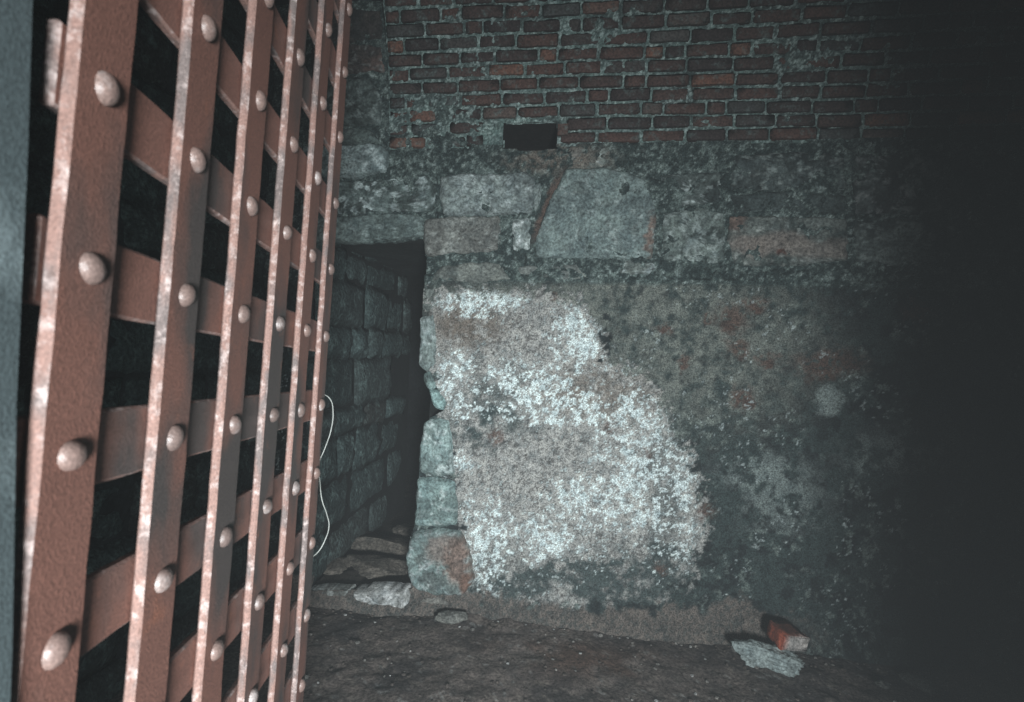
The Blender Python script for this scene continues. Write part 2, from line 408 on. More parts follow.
# ------------------------------------------------------------------ single stones set in the far wall
def stone(poly, proud, tint_fn, parent, seed=0, back=0.05, rough=0.010, label=None, rnd=0.014, ret=0.0):
    P = np.array([W(x, y) for x, y in poly], float).reshape(-1, 2)
    seg = np.linalg.norm(np.roll(P, -1, 0) - P, axis=1); L = seg.sum()
    n = max(20, int(L / 0.011))
    cum = np.concatenate([[0], np.cumsum(seg)])
    tt = np.arange(n) / n * L
    k = np.searchsorted(cum, tt, 'right') - 1
    k = np.clip(k, 0, len(P) - 1)
    B = P[k] + (np.roll(P, -1, 0) - P)[k] * ((tt - cum[k]) / seg[k])[:, None]
    B = 0.25 * np.roll(B, 1, 0) + 0.5 * B + 0.25 * np.roll(B, -1, 0)
    c = B.mean(0)
    B = B + (np.stack([fbm(B[:, 0], B[:, 1], 30, 3, seed + 40), fbm(B[:, 0], B[:, 1], 30, 3, seed + 41)], 1) - .5) * 0.016
    rad = np.linalg.norm(B - c, axis=1).mean()
    nr = max(5, int(rad / 0.011))
    ins = np.concatenate([[0.0, 0.0, 0.02], np.linspace(0.06, 0.97, nr)])
    V = []; 
    for q, s in enumerate(ins):
        R = B + (c - B) * s
        dist = np.linalg.norm(R - B, axis=1)
        dd = proud * (0.35 + 0.65 * ss(0, rnd, dist)) + (fbm(R[:, 0], R[:, 1], 9, 4, seed + 50) - .5) * rough * 2.2 * ss(0, .03, dist) \
             + (fbm(R[:, 0], R[:, 1], 45, 3, seed + 51) - .5) * rough * 0.9
        if q == 0: dd = dd * 0 - back
        V.append(np.stack([R[:, 0], dd, R[:, 1]], 1))
    V.append(np.array([[c[0], V[-1][:, 1].mean(), c[1]]]))
    V = np.concatenate(V)
    m = len(ins); F4 = []
    i = np.arange(n); j = (i + 1) % n
    for q in range(m - 1):
        F4.append(np.stack([q * n + i, q * n + j, (q + 1) * n + j, (q + 1) * n + i], 1))
    F4 = np.concatenate(F4)
    me = bpy.data.meshes.new('stone')
    co = place(V[:, 0], V[:, 1], V[:, 2])
    tris = [((m - 1) * n + a, (m - 1) * n + (a + 1) % n, m * n) for a in range(n)]
    me.from_pydata(co.tolist(), [], F4.tolist() + tris)
    me.polygons.foreach_set('use_smooth', np.ones(len(me.polygons), bool))
    px, py = unproj(V[:, 0], V[:, 2])
    at = me.color_attributes.new('tint', 'FLOAT_COLOR', 'POINT')
    cc = np.ones((len(V), 4), np.float32); cc[:, :3] = tint_fn(V[:, 0], V[:, 2], px, py)
    at.data.foreach_set('color', cc.ravel())
    o = link('stone', me, M_STONE, parent)
    if label: o['label'] = label
    return o

def tone(a, b=None, lime=None, lo=0.52, seed=0, stain=None):
    a = lin(*a); b = lin(*b) if b else a * 0.7; lime_c = lin(*lime) if lime else None
    def fn(u, z, px, py):
        n = fbm(u, z, 11, 5, seed + 60, .6); n2 = fbm(u, z, 34, 4, seed + 61, .65)
        m = ss(.42, .6, n)[:, None]
        c = a * (1 - m) + b * m
        if lime_c is not None:
            k = ss(lo, lo + .12, n2)[:, None] * .9; c = c * (1 - k) + lime_c * k
        if stain:
            for cx, cy, rx, ry, sc in stain:
                k = (blob(px + (n2 - .5) * 22, py + (n - .5) * 18, cx, cy, rx, ry, .35))[:, None]; c = c * (1 - k) + lin(*sc) * k
        n3 = fbm(u, z, 85, 3, seed + 62, .7)
        c = c * .78 + c.mean(1, keepdims=True) * .22
        return c * (.55 + .9 * n3)[:, None] * (1 - .35 * ss(.56, .72, fbm(u, z, 22, 4, seed + 63, .6)))[:, None]
    return fn
G1, G2, LM = (128, 144, 142), (104, 118, 118), (158, 174, 174)
STONES = [
    ([(441, 178), (462, 173), (500, 175), (524, 172), (535, 180), (534, 204), (531, 214), (480, 216), (444, 216), (440, 200)], .022, tone(G1, G2, LM, .56, 1), None),
    ([(425, 221), (450, 217), (500, 217), (501, 240), (499, 252), (460, 254), (427, 257), (424, 240)], .024, tone((120, 126, 122), (104, 108, 104), (140, 148, 144), .62, 2), None),
    ([(513, 219), (530, 218), (532, 236), (531, 252), (514, 251), (512, 235)], .022, tone(G1, G2, (190, 204, 204), .58, 3), 'small squared stone with chalky white scratches'),
    ([(566, 170), (600, 168), (628, 172), (645, 180), (652, 194), (657, 212), (655, 240), (652, 259), (610, 260), (570, 259), (536, 258), (535, 244), (542, 222), (552, 196)], .026,
     tone((112, 132, 130), (96, 114, 114), (136, 154, 152), .57, 4, [(651, 238, 5, 22, (120, 104, 94))]), 'largest pale stone with sloping left edge and chipped right corner'),
    ([(534, 186), (541, 182), (540, 200), (535, 212), (533, 200)], .016, tone(G1, G2, None, .6, 5), None),
    ([(570, 147), (608, 147), (612, 158), (604, 167), (568, 167)], .014, tone((122, 118, 110), (104, 116, 112), LM, .62, 6), None),
    ([(612, 150), (648, 150), (646, 166), (616, 166)], .010, tone((84, 98, 96), (60, 72, 70), None, .6, 6), None),
    ([(442, 266), (470, 262), (500, 263), (512, 279), (480, 283), (446, 282), (430, 280)], .020, tone((116, 124, 118), (96, 104, 100), None, .6, 7), None),
    ([(517, 268), (530, 263), (540, 268), (530, 275), (520, 274)], .018, tone((132, 142, 138), None, None, .6, 8), None),
    ([(548, 266), (576, 264), (592, 278), (560, 282), (542, 279)], .018, tone((112, 122, 116), (90, 100, 98), None, .6, 9), None),
    ([(597, 262), (640, 261), (655, 264), (654, 274), (620, 276), (600, 272)], .014, tone((104, 116, 112), (60, 72, 70), LM, .55, 10), None),
    ([(662, 214), (700, 208), (724, 214), (725, 262), (690, 264), (664, 260)], .016, tone((100, 116, 112), (58, 72, 70), (132, 148, 146), .50, 11), None),
    ([(729, 217), (790, 216), (846, 219), (847, 262), (800, 266), (732, 266), (727, 244)], .022,
     tone((98, 108, 104), (62, 76, 74), (134, 144, 140), .55, 12, [(770, 245, 46, 12, (122, 115, 108)), (820, 250, 34, 10, (116, 112, 106)), (735, 222, 8, 10, (100, 84, 76)), (779, 254, 5, 4, (86, 56, 48))]), 'long stone streaked with pink and tan mortar'),
    ([(729, 196), (780, 192), (846, 196), (846, 214), (790, 212), (730, 214)], .012, tone((64, 78, 78), (46, 58, 58), None, .6, 13), None),
    ([(853, 222), (900, 218), (936, 222), (938, 262), (890, 266), (854, 262)], .018, tone((84, 98, 96), (54, 66, 66), (118, 132, 130), .52, 14), None),
    ([(660, 176), (720, 172), (722, 204), (664, 206)], .010, tone((82, 96, 94), (50, 62, 62), LM, .58, 15), None),
    ([(728, 156), (800, 152), (846, 156), (846, 190), (780, 190), (730, 190)], .010, tone((72, 86, 86), (48, 60, 60), (118, 132, 130), .54, 16), None),
    ([(852, 156), (930, 152), (944, 160), (942, 212), (880, 214), (854, 214)], .012, tone((80, 92, 92), (50, 60, 60), (120, 128, 128), .50, 17), None),
    ([(950, 160), (1040, 158), (1100, 164), (1098, 214), (952, 214)], .012, tone((70, 82, 82), (48, 58, 58), None, .50, 18), None),
    ([(946, 222), (1030, 220), (1090, 226), (1088, 270), (948, 268)], .014, tone((70, 82, 82), (48, 58, 58), (108, 118, 118), .54, 19), None),
    # left of the passage head
    ([(300, 220), (345, 217), (400, 214), (424, 217), (425, 236), (400, 241), (345, 243), (300, 244)], .030, tone((96, 114, 112), (76, 92, 90), (124, 142, 140), .60, 20), 'long lintel stone over the passage'),
    ([(300, 184), (345, 182), (390, 180), (425, 176), (436, 186), (434, 212), (400, 212), (345, 215), (300, 216)], .018, tone((92, 110, 108), (56, 70, 68), (150, 168, 168), .50, 21), None),
    ([(304, 148), (342, 146), (380, 146), (388, 150), (388, 172), (360, 178), (330, 177), (304, 178)], .040, tone((126, 146, 146), (100, 118, 118), (160, 178, 178), .54, 22), 'bright squared stone left of the brick vault'),
    ([(322, 142), (338, 132), (356, 128), (374, 132), (380, 142), (360, 145), (330, 145)], .034, tone((96, 114, 110), (78, 92, 90), None, .6, 23), None),
    ([(318, 112), (330, 84), (350, 76), (370, 80), (382, 96), (382, 124), (350, 126), (320, 126)], .022, tone((84, 100, 98), (56, 68, 66), (116, 132, 130), .55, 24), None),
    ([(312, 50), (345, 44), (384, 48), (384, 72), (340, 74), (312, 78)], .018, tone((92, 74, 68), (66, 60, 58), (110, 114, 112), .60, 25), None),
    ([(312, 14), (350, 8), (382, 12), (384, 40), (345, 42), (312, 46)], .014, tone((62, 58, 56), (48, 50, 50), None, .60, 26), None),
    # broken reveal of the passage
    ([(425, 290), (434, 288), (436, 306), (428, 314), (423, 308)], .014, tone((112, 122, 118), (88, 96, 92), None, .6, 27), None),
    ([(421, 318), (434, 314), (437, 340), (436, 362), (428, 372), (420, 366), (421, 340)], .028, tone((128, 146, 144), (104, 120, 118), (164, 180, 180), .58, 28), None),
    ([(424, 372), (432, 372), (436, 388), (430, 390), (425, 384)], .030, tone((120, 148, 146), (96, 118, 116), None, .6, 29), None),
    ([(430, 390), (438, 390), (446, 402), (444, 411), (436, 408), (433, 400)], .034, tone((130, 166, 164), (104, 130, 128), None, .6, 30), None),
    ([(425, 422), (438, 417), (450, 420), (453, 448), (455, 474), (437, 476), (421, 472), (420, 452), (423, 436)], .040, tone((126, 152, 150), (102, 122, 120), (170, 188, 186), .56, 31), None),
    ([(419, 478), (440, 477), (456, 480), (459, 502), (457, 524), (436, 527), (416, 524), (417, 500)], .042, tone((118, 146, 144), (94, 116, 114), (150, 168, 166), .58, 32), None),
    ([(414, 531), (440, 527), (462, 531), (470, 548), (476, 578), (464, 592), (440, 594), (418, 588), (409, 574), (408, 550)], .050,
     tone((112, 136, 134), (92, 106, 104), (150, 164, 164), .56, 33, [(444, 546, 16, 14, (114, 108, 102)), (460, 556, 12, 24, (116, 98, 88)), (470, 578, 7, 12, (116, 88, 74))]), 'lowest reveal stone stained rusty orange'),
    ([(300, 590), (330, 587), (352, 588), (354, 606), (330, 611), (300, 611)], .040, tone((118, 124, 120), (88, 90, 86), (150, 158, 156), .52, 34), None),
    ([(356, 588), (380, 585), (408, 587), (413, 597), (410, 609), (380, 612), (358, 609)], .055, tone((164, 170, 168), (136, 140, 138), (196, 202, 202), .52, 35), 'pale sill stone at the passage step'),
    ([(416, 596), (440, 594), (456, 600), (452, 616), (430, 620), (416, 614)], .040, tone((116, 116, 110), (92, 92, 88), (150, 156, 154), .55, 36), None),
]
for k, (poly, proud, fn, lab) in enumerate(STONES):
    stone(poly, proud, fn, wall_back, seed=k * 3, label=lab, rough=0.010 if poly[0][1] > 585 else 0.020 if proud > .02 else 0.013)

# ------------------------------------------------------------------ brick vault
COURSE = 0.0655
def vault_profile(n=1200, ds=0.004):
    d, z, th = 0.0, Z_SPR, 0.0
    out = []
    for k in range(n):
        out.append((d, z, th))
        R = 1.75 if k * ds < 1.0 else 1.35
        th += ds / R
        d += math.sin(th) * ds; z += math.cos(th) * ds
    return np.array(out)
PROF = vault_profile()
def prof(s):
    k = np.clip(np.asarray(s) / 0.004, 0, len(PROF) - 1.001)
    i = k.astype(int); f = k - i
    return [PROF[i, q] * (1 - f) + PROF[i + 1, q] * f for q in range(3)]
S_MAX = float(np.argmax(PROF[:, 0] > 2.48)) * 0.004

def vault_xyz(u, s, h):
    d, z, th = prof(s)
    return place(u, d + np.cos(th) * h, z - np.sin(th) * h)

def vent_mask(U, S):
    d, z, th = prof(S)
    px, py = unproj(U, z, d)
    return in_poly(px, py, VENT), px, py

def build_vault():
    def shell(s0, s1, st, nm):
        us = np.arange(U_VAULT, U_R, st); sv = np.arange(s0, s1, st)
        U, S = np.meshgrid(us, sv)
        d, z, th = prof(S)
        px, py = unproj(U, z, d)
        n1 = fbm(U, S, 4, 4, 70); n2 = fbm(U, S, 18, 4, 71); n3 = fbm(U, S, 55, 3, 72)
        smear = np.clip(blob(px, py, 450, 140, 90, 40, .7) + .5 * blob(px, py, 600, 20, 60, 30, .7) + .6 * blob(px, py, 770, 55, 40, 8, .6), 0, 1)
        h = (n2 - .5) * 0.010 + (n3 - .5) * 0.008 + (n1 - .5) * 0.010 + smear * 0.0075 * ss(.40, .62, n2)
        mix = lambda a, b, m: a * (1 - m[..., None]) + b * m[..., None]
        c = np.broadcast_to(lin(92, 112, 109), U.shape + (3,))
        n6 = fbm(U, S, 120, 2, 73, .7)
        c = mix(c, lin(56, 66, 65), .75 * ss(.44, .62, n1 * .6 + n2 * .4))
        c = mix(c, lin(150, 168, 165), .8 * ss(.50, .66, n3 * .4 + n6 * .6))
        keep = None
        if s0 == 0.0 or s0 < 0:
            uc = (us[:-1] + us[1:]) / 2; sc = (sv[:-1] + sv[1:]) / 2
            UC, SC = np.meshgrid(uc, sc)
            keep = ~vent_mask(UC, SC)[0]
        v = vault_xyz(U, S, h).reshape(-1, 3)
        f = grid_faces(len(us), len(sv), keep)
        v, f, c = compact(v, f, c.reshape(-1, 3))
        return v, f, c
    a = shell(-0.0, 1.0, 0.006, 'a'); b = shell(0.99, S_MAX, 0.03, 'b')
    v = np.concatenate([a[0], b[0]]); f = np.concatenate([a[1], b[1] + len(a[0])]); c = np.concatenate([a[2], b[2]])
    o = link('ceiling', mesh_np('ceiling', v, f, c), M_MORTAR)
    tag(o, 'low barrel vault of dark red brick with pale smeared mortar', 'ceiling', kind='structure')
    return o
ceiling = build_vault()

def brick_mesh(seed, chip=0.0):
    """one weathered brick face, 1 x 1 in plan, 12 deep grid cells of worn edge"""
    rg = np.random.RandomState(seed)
    nx, ny = 7, 4
    gx = np.array([-.5, -.46, -.25, 0, .25, .46, .5]); gy = np.array([-.5, -.38, .38, .5])
    V = []; 
    for y in range(ny):
        for x in range(nx):
            ex = x in (0, nx - 1); ey = y in (0, ny - 1)
            zz = (-.006 if (ex or ey) else 0) + (rg.rand() - .5) * .003
            jx = (rg.rand() - .5) * .02; jy = (rg.rand() - .5) * .09
            if ex and ey: zz -= .004; jx += -.02 * np.sign(gx[x]); jy += -.09 * np.sign(gy[y])
            V.append((gx[x] + jx, gy[y] + jy, zz))
    Fc = [(y * nx + x, y * nx + x + 1, (y + 1) * nx + x + 1, (y + 1) * nx + x) for y in range(ny - 1) for x in range(nx - 1)]
    rim = [x for x in range(nx)] + [y * nx + nx - 1 for y in range(1, ny)] + [(ny - 1) * nx + x for x in range(nx - 2, -1, -1)] + [y * nx for y in range(ny - 2, 0, -1)]
    b0 = len(V)
    for i in rim: V.append((V[i][0], V[i][1], -.05))
    for k in range(len(rim)):
        k2 = (k + 1) % len(rim)
        Fc.append((rim[k2], rim[k], b0 + k, b0 + k2))
    me = bpy.data.meshes.new('brick'); me.from_pydata(V, [], Fc)
    me.polygons.foreach_set('use_smooth', np.ones(len(me.polygons), bool))
    me.materials.append(M_BRICK)
    return me
BRICKS = [brick_mesh(k) for k in range(14)]

def build_bricks():
    rg = random.Random(5)
    n_vis = 0; extra_v = []; extra_f = []
    for cidx in range(0, 34):
        s0 = 0.004 + cidx * COURSE; s = s0 + COURSE / 2
        if s > S_MAX: break
        u = U_VAULT + 0.004 - (0.10 if cidx % 2 else 0.0)
        while u < U_R:
            L = 0.196 + rg.uniform(-.02, .02)
            if rg.random() < .14: L = 0.10 + rg.uniform(-.01, .01)
            a, e = max(u, U_VAULT + .004), u + L - 0.010
            u += L
            if e - a < 0.035: continue
            um = (a + e) / 2
            hgt = 0.0570 + rg.uniform(-.005, .003)
            sj = s + rg.uniform(-.003, .003) + .006 * math.sin(um * 2.3 + cidx * .35)
            inv = any(bool(vent_mask(np.array([[q]]), np.array([[sj + k]]))[0][0, 0]) for q in (a + .01, um, e - .01) for k in (-.025, 0, .025))
            if inv: continue
            d, z, th = [float(q) for q in prof(np.array(sj))]
            px, py = unproj(um, z, d)
            lift = 0.0075 + rg.uniform(-.006, .004)
            th_ = th + rg.uniform(-.03, .03)
            ax = Vector(T) ; ay = Vector(N) * math.sin(th) + Vector((0, 0, math.cos(th)))
            az = Vector(N) * math.cos(th) - Vector((0, 0, math.sin(th)))
            roll = rg.uniform(-.012, .012)
            ax, ay = ax * math.cos(roll) + ay * math.sin(roll), ay * math.cos(roll) - ax * math.sin(roll)
            pos = Vector(place(np.array(um), np.array(d), np.array(z))) + az * lift
            mat = Matrix(((ax[0] * (e - a), ay[0] * hgt, az[0], pos[0]), (ax[1] * (e - a), ay[1] * hgt, az[1], pos[1]), (ax[2] * (e - a), ay[2] * hgt, az[2], pos[2]), (0, 0, 0, 1)))
            me = BRICKS[rg.randrange(len(BRICKS))]
            if py > -34 and px < 1060:
                o = bpy.data.objects.new('brick', me); col.objects.link(o)
                o.parent = ceiling; o.matrix_world = mat
                n_vis += 1
            else:
                b0 = len(extra_v)
                extra_v += [tuple(mat @ v.co) for v in me.vertices]
                extra_f += [tuple(b0 + i for i in p.vertices) for p in me.polygons]
    me = bpy.data.meshes.new('brick_rest'); me.from_pydata(extra_v, [], extra_f)
    o = link('brick_rest', me, M_BRICK, ceiling); o['kind'] = 'stuff'
    print('bricks in view', n_vis)
build_bricks()

# square vent: a deep flue behind the vault, its shade painted as near-black colour
def build_vent():
    (u0, z1), (u1, _), (_, z0) = [tuple(float(q) for q in W(*p)) for p in (VENT[0], VENT[1], VENT[2])]
    o_, i_ = 0.012, -0.7
    pts = [(u0, z0), (u1, z0), (u1, z1), (u0, z1)]
    v = [tuple(place(np.array(a), np.array(o_), np.array(b))) for a, b in pts] + [tuple(place(np.array(a), np.array(i_), np.array(b))) for a, b in pts]
    f = [(0, 1, 5, 4), (1, 2, 6, 5), (2, 3, 7, 6), (3, 0, 4, 7), (4, 5, 6, 7)]
    me = bpy.data.meshes.new('vent_flue'); me.from_pydata(v, [], f)
    at = me.color_attributes.new('tint', 'FLOAT_COLOR', 'POINT'); at.data.foreach_set('color', np.tile(np.append(lin(34, 32, 32), 1).astype(np.float32), 8))
    link('vent_flue', me, M_DARK, ceiling)['label'] = 'rectangular vent hole, coloured black for its shade'
    # the red brick end beside it
    bm = bmesh.new(); box(bm, (-.5, -.5, -.06), (.5, .5, 0), 0.004)
    me = bm_mesh('brick', bm); me.materials.append(M_BRICK)
    u, z = [float(q) for q in W(563, 131)]
    o = bpy.data.objects.new('brick', me); col.objects.link(o); o.parent = ceiling
    pos = place(np.array(u), np.array(.022), np.array(z))
    o.matrix_world = Matrix(((T[0] * .05, 0, N[0], pos[0]), (T[1] * .05, 0, N[1], pos[1]), (0, .055, 0, pos[2]), (0, 0, 0, 1)))
build_vent()

# ------------------------------------------------------------------ rubble walls (left side of the cell, passage)
def block_mesh(seed):
    rg = np.random.RandomState(seed)
    nx, ny = 11, 7
    xs = np.linspace(-.5, .5, nx); ys = np.linspace(-.5, .5, ny)
    X, Y = np.meshgrid(xs, ys)
    e = np.minimum(.5 - abs(X), (.5 - abs(Y)) * .8)
    Zz = .030 * ss(0, .22, e) - .022 + (fbm(X, Y, 3, 3, seed + 80) - .5) * .05 * ss(0, .2, e) + (rg.rand(ny, nx) - .5) * .010
    jx = (fbm(X, Y, 4, 3, seed + 90) - .5) * .12; jy = (fbm(X, Y, 4, 3, seed + 95) - .5) * .22
    V = np.stack([X + jx, Y + jy, Zz], -1).reshape(-1, 3).tolist()
    Fc = grid_faces(nx, ny).tolist()
    rim = list(range(nx)) + [y * nx + nx - 1 for y in range(1, ny)] + [(ny - 1) * nx + x for x in range(nx - 2, -1, -1)] + [y * nx for y in range(ny - 2, 0, -1)]
    b0 = len(V)
    for i in rim: V.append((V[i][0], V[i][1], -.07))
    for k in range(len(rim)):
        k2 = (k + 1) % len(rim); Fc.append((rim[k2], rim[k], b0 + k, b0 + k2))
    me = bpy.data.meshes.new('stone_block'); me.from_pydata(V, [], Fc)
    me.polygons.foreach_set('use_smooth', np.ones(len(me.polygons), bool))
    me.materials.append(M_BLOCK)
    return me
BLOCKS = [block_mesh(k * 7 + 3) for k in range(10)]

def plane_wall(name, origin, ax, length, z0, z1, tint, label, blocks=None, seed=1, st=0.04, lift=0.02, ragged=False):
    """a wall along ax (unit, horizontal); its face looks along ax x up turned to the cell"""
    ax = Vector(ax).normalized(); up = Vector((0, 0, 1)); nrm = ax.cross(up)
    us = np.arange(0, length + st, st); zs = np.arange(z0, z1 + st, st)
    U, Z = np.meshgrid(us, zs)
    d = (fbm(U, Z, 5, 4, seed) - .5) * .03
    v = np.array(origin)[None, None] + U[..., None] * np.array(ax) + d[..., None] * np.array(nrm); v[..., 2] = Z
    n = fbm(U, Z, 7, 4, seed + 2)
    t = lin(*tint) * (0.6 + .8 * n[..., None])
    o = link(name, mesh_np(name, v, grid_faces(len(us), len(zs)), t), M_DARK)
    tag(o, label, 'wall', kind='structure')
    if blocks:
        rg = random.Random(seed)
        z = z0
        while z < z1:
            h = rg.uniform(*blocks[0]); u = -rg.uniform(0, .2); stop = length - (rg.uniform(0, .55) if ragged else 0)
            while u < stop:
                w = rg.uniform(*blocks[1])
                a, e = max(u, 0.0), min(u + w - .012, length); u += w
                if e - a < .05: continue
                p = Vector(origin) + ax * ((a + e) / 2) + nrm * (lift + rg.uniform(-.015, .015)); p.z = z + h / 2
                tilt = rg.uniform(-.05, .05)
                x2 = ax * math.cos(tilt) + up * math.sin(tilt); y2 = up * math.cos(tilt) - ax * math.sin(tilt)
                sx, sy = (e - a) * rg.uniform(.98, 1.06), h * rg.uniform(.96, 1.12)
                b = bpy.data.objects.new('stone_block', BLOCKS[rg.randrange(10)]); col.objects.link(b); b.parent = o
                b.matrix_world = Matrix(((x2[0] * sx, y2[0] * sy, nrm[0], p[0]), (x2[1] * sx, y2[1] * sy, nrm[1], p[1]), (x2[2] * sx, y2[2] * sy, nrm[2], p[2]), (0, 0, 0, 1)))
            z += h
    return o
def wp(u, d, z=0.0): return tuple(place(np.array(u), np.array(d), np.array(z)))
Nv = Vector(N); Tv = Vector(T)
Z_PASS = float(W(360, 588)[1])
plane_wall('wall_left', wp(U_L, 2.5), -Nv, 2.5, -.05, 3.15, (40, 46, 48), 'dark rubble wall behind the iron gate', ((.16, .26), (.28, .5)), 31)
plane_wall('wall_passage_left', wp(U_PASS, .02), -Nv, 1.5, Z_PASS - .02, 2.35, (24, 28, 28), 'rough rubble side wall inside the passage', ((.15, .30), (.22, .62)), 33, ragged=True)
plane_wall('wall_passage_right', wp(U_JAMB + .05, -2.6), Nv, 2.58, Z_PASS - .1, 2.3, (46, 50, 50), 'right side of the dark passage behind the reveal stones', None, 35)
plane_wall('wall_passage_end', wp(U_PASS - 1.2, -2.6), Tv, 1.9, Z_PASS - .1, 2.3, (34, 38, 40), 'end wall deep in the passage, coloured dark for shade', None, 36)  # lamp still reaches in; dark passage tints paint the depth's shade
plane_wall('wall_right', wp(U_R, 0), Nv, 2.6, -.05, 3.4, (56, 64, 64), 'plain dark wall at the right end of the cell', None, 37)
def vault_end():
    sv = np.arange(0, S_MAX, .03); d, z, th = prof(sv)
    a = place(np.full(len(sv), U_VAULT), d, z); b = place(np.full(len(sv), U_VAULT), d, np.maximum(z * 0 + Z_TOPL - .02, Z_SPR))
    n = len(sv); f = [(i, i + 1, n + i + 1, n + i) for i in range(n - 1)]
    o = link('wall_vault_end', mesh_np('wall_vault_end', np.concatenate([a, b]), f, np.tile(lin(56, 60, 60), (2 * n, 1))), M_DARK)
    tag(o, 'end of the brick vault above the passage bay', 'wall', kind='structure')
vault_end()

def slab(name, u0, u1, d0, d1, z, tint, label, mat, st=.02, amp=.03, thick=None, kind='structure'):
    us = np.arange(u0, u1 + st, st); ds = np.arange(d0, d1 + st, st)
    U, D = np.meshgrid(us, ds)
    Z = z + (fbm(U, D, 5, 4, 44) - .5) * amp
    n = fbm(U, D, 12, 5, 45, .6)
    t = lin(*tint) * (.55 + .9 * n[..., None])
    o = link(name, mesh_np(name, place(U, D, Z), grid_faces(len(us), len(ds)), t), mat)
    return tag(o, label, 'floor' if 'floor' in name else 'ceiling', kind=kind)
slab('ceiling_passage', U_PASS - 1.3, U_JAMB + .1, -2.6, .0, float(W(390, 240)[1]) + .01, (44, 50, 50), 'dark soffit of the passage', M_DARK, .05)
slab('ceiling_bay', U_L - .1, U_VAULT + .01, -.02, 2.6, Z_TOPL - .03, (40, 42, 42), 'dark roof over the bay left of the vault', M_DARK, .06)

# ------------------------------------------------------------------ floors
def build_floor():
    st = 0.0125
    us = np.arange(U_L - .05, U_R + .02, st); ds = np.arange(-.05, 4.4, st)
    U, D = np.meshgrid(us, ds)
    n1 = fbm(U, D, 2.2, 4, 101) - .5; n2 = fbm(U, D, 12, 4, 102) - .5; n3 = fbm(U, D, 45, 3, 103) - .5
    Z = n1 * .05 + n2 * .022 + n3 * .008 + 0.045 * np.exp(-D / .16) * np.exp(-((U + .02) / .34) ** 2) - .022 * (1 - ss(-.55, -.25, U)) * np.exp(-D / .5) - .005
    n4 = fbm(U, D, 30, 4, 104, .65); n5 = fbm(U, D, 5, 4, 105)
    c = np.broadcast_to(lin(98, 91, 87), U.shape + (3,))
    mix = lambda a, b, m: a * (1 - m[..., None]) + b * m[..., None]
    c = mix(c, lin(70, 67, 66), ss(.45, .62, n5))
    c = mix(c, lin(110, 104, 98), .7 * ss(.58, .70, n4))
    c = mix(c, lin(150, 152, 150), .5 * ss(.78, .82, fbm(U, D, 42, 2, 106)))
    c = mix(c, lin(104, 78, 64), .6 * np.exp(-((U - .4) / .4) ** 2 - ((D - .3) / .15) ** 2) * ss(.4, .6, n5))
    o = link('floor', mesh_np('floor', place(U, D, Z), grid_faces(len(us), len(ds)), c), M_DIRT)
    tag(o, 'trodden dark earth floor of the cell', 'floor', kind='structure')
    return o
floor = build_floor()
pf = slab('floor_passage', U_PASS - 1.3, U_JAMB + .1, -2.6, .02, Z_PASS - .03, (66, 62, 58), 'raised rubble floor inside the passage', M_DIRT, .015, .07)

def lump(name, mat, size, seed, tint=None, sub=4, rough=.3, flat=0.0):
    """a broken stone: convex chunk cut by random planes, then roughened"""
    rg = np.random.RandomState(seed)
    bm = bmesh.new()
    bmesh.ops.create_icosphere(bm, subdivisions=sub, radius=.5)
    cuts = [(v / np.linalg.norm(v), .30 + .16 * rg.rand()) for v in rg.randn(9, 3)]
    for v in bm.verts:
        p = np.array(v.co) * 1.12
        for nn, dd in cuts:
            k = p @ nn
            if k > dd: p = p - nn * (k - dd)
        k = fbm(np.array(p[0] * 1.0 + p[2] * .7), np.array(p[1] + p[2] * .6), 5, 3, seed)
        k2 = fbm(np.array(p[0] * 1.0 - p[2] * .8), np.array(p[1] + p[2] * .9), 22, 4, seed + 5)
        p = p * (1 + (float(k) - .5) * rough + (float(k2) - .5) * .30)
        v.co = (p[0] * size[0], p[1] * size[1], p[2] * size[2])
    me = bm_mesh(name, bm, tint)
    if tint is not None:
        co = np.array([v.co[:] for v in me.vertices])
        q = fbm(co[:, 0] + .6 * co[:, 2], co[:, 1] - .7 * co[:, 2], 60, 4, seed + 9, .65)
        c = np.ones((len(co), 4), np.float32); c[:, :3] = np.asarray(tint) * (.3 + 1.4 * q)[:, None]
        me.color_attributes['tint'].data.foreach_set('color', c.ravel())
    me.polygons.foreach_set('use_smooth', np.ones(len(me.polygons), bool))
    me.materials.append(mat)
    return me
# flat slabs lying on the passage floor
for k, (u, d, s, a) in enumerate([(-.86, -.62, (.46, .30, .10), .1), (-.78, -.28, (.40, .26, .07), -.2), (-1.05, -.22, (.3, .22, .06), .3), (-.70, -.95, (.4, .3, .10), .0), (-1.08, -.7, (.3, .3, .08), .6)]):
    o = link('flat_stone', lump('flat_stone', M_DIRT, s, 200 + k, lin(96, 92, 86) * (.8 + .15 * k % .5)), None, pf)
    p = wp(u, d, Z_PASS - .01 + s[2] * .2); o.location = p; o.rotation_euler = (.04 * (k - 2), .05, a)

# ------------------------------------------------------------------ doorway wall round the camera
M_FRONT = masonry_mat('doorway_masonry', .5, .5, 30)
bm = bmesh.new()
box(bm, (-2.6, -.05, -.1), (-.47, .27, 3.6)); box(bm, (.90, -.05, -.1), (3.4, .27, 3.6)); box(bm, (-.47, -.05, 2.25), (.90, .27, 3.6))
o = link('wall_front', bm_mesh('wall_front', bm, lin(90, 96, 96)), M_FRONT)
tag(o, 'thick cell wall with the doorway the view is taken from', 'wall', kind='structure')

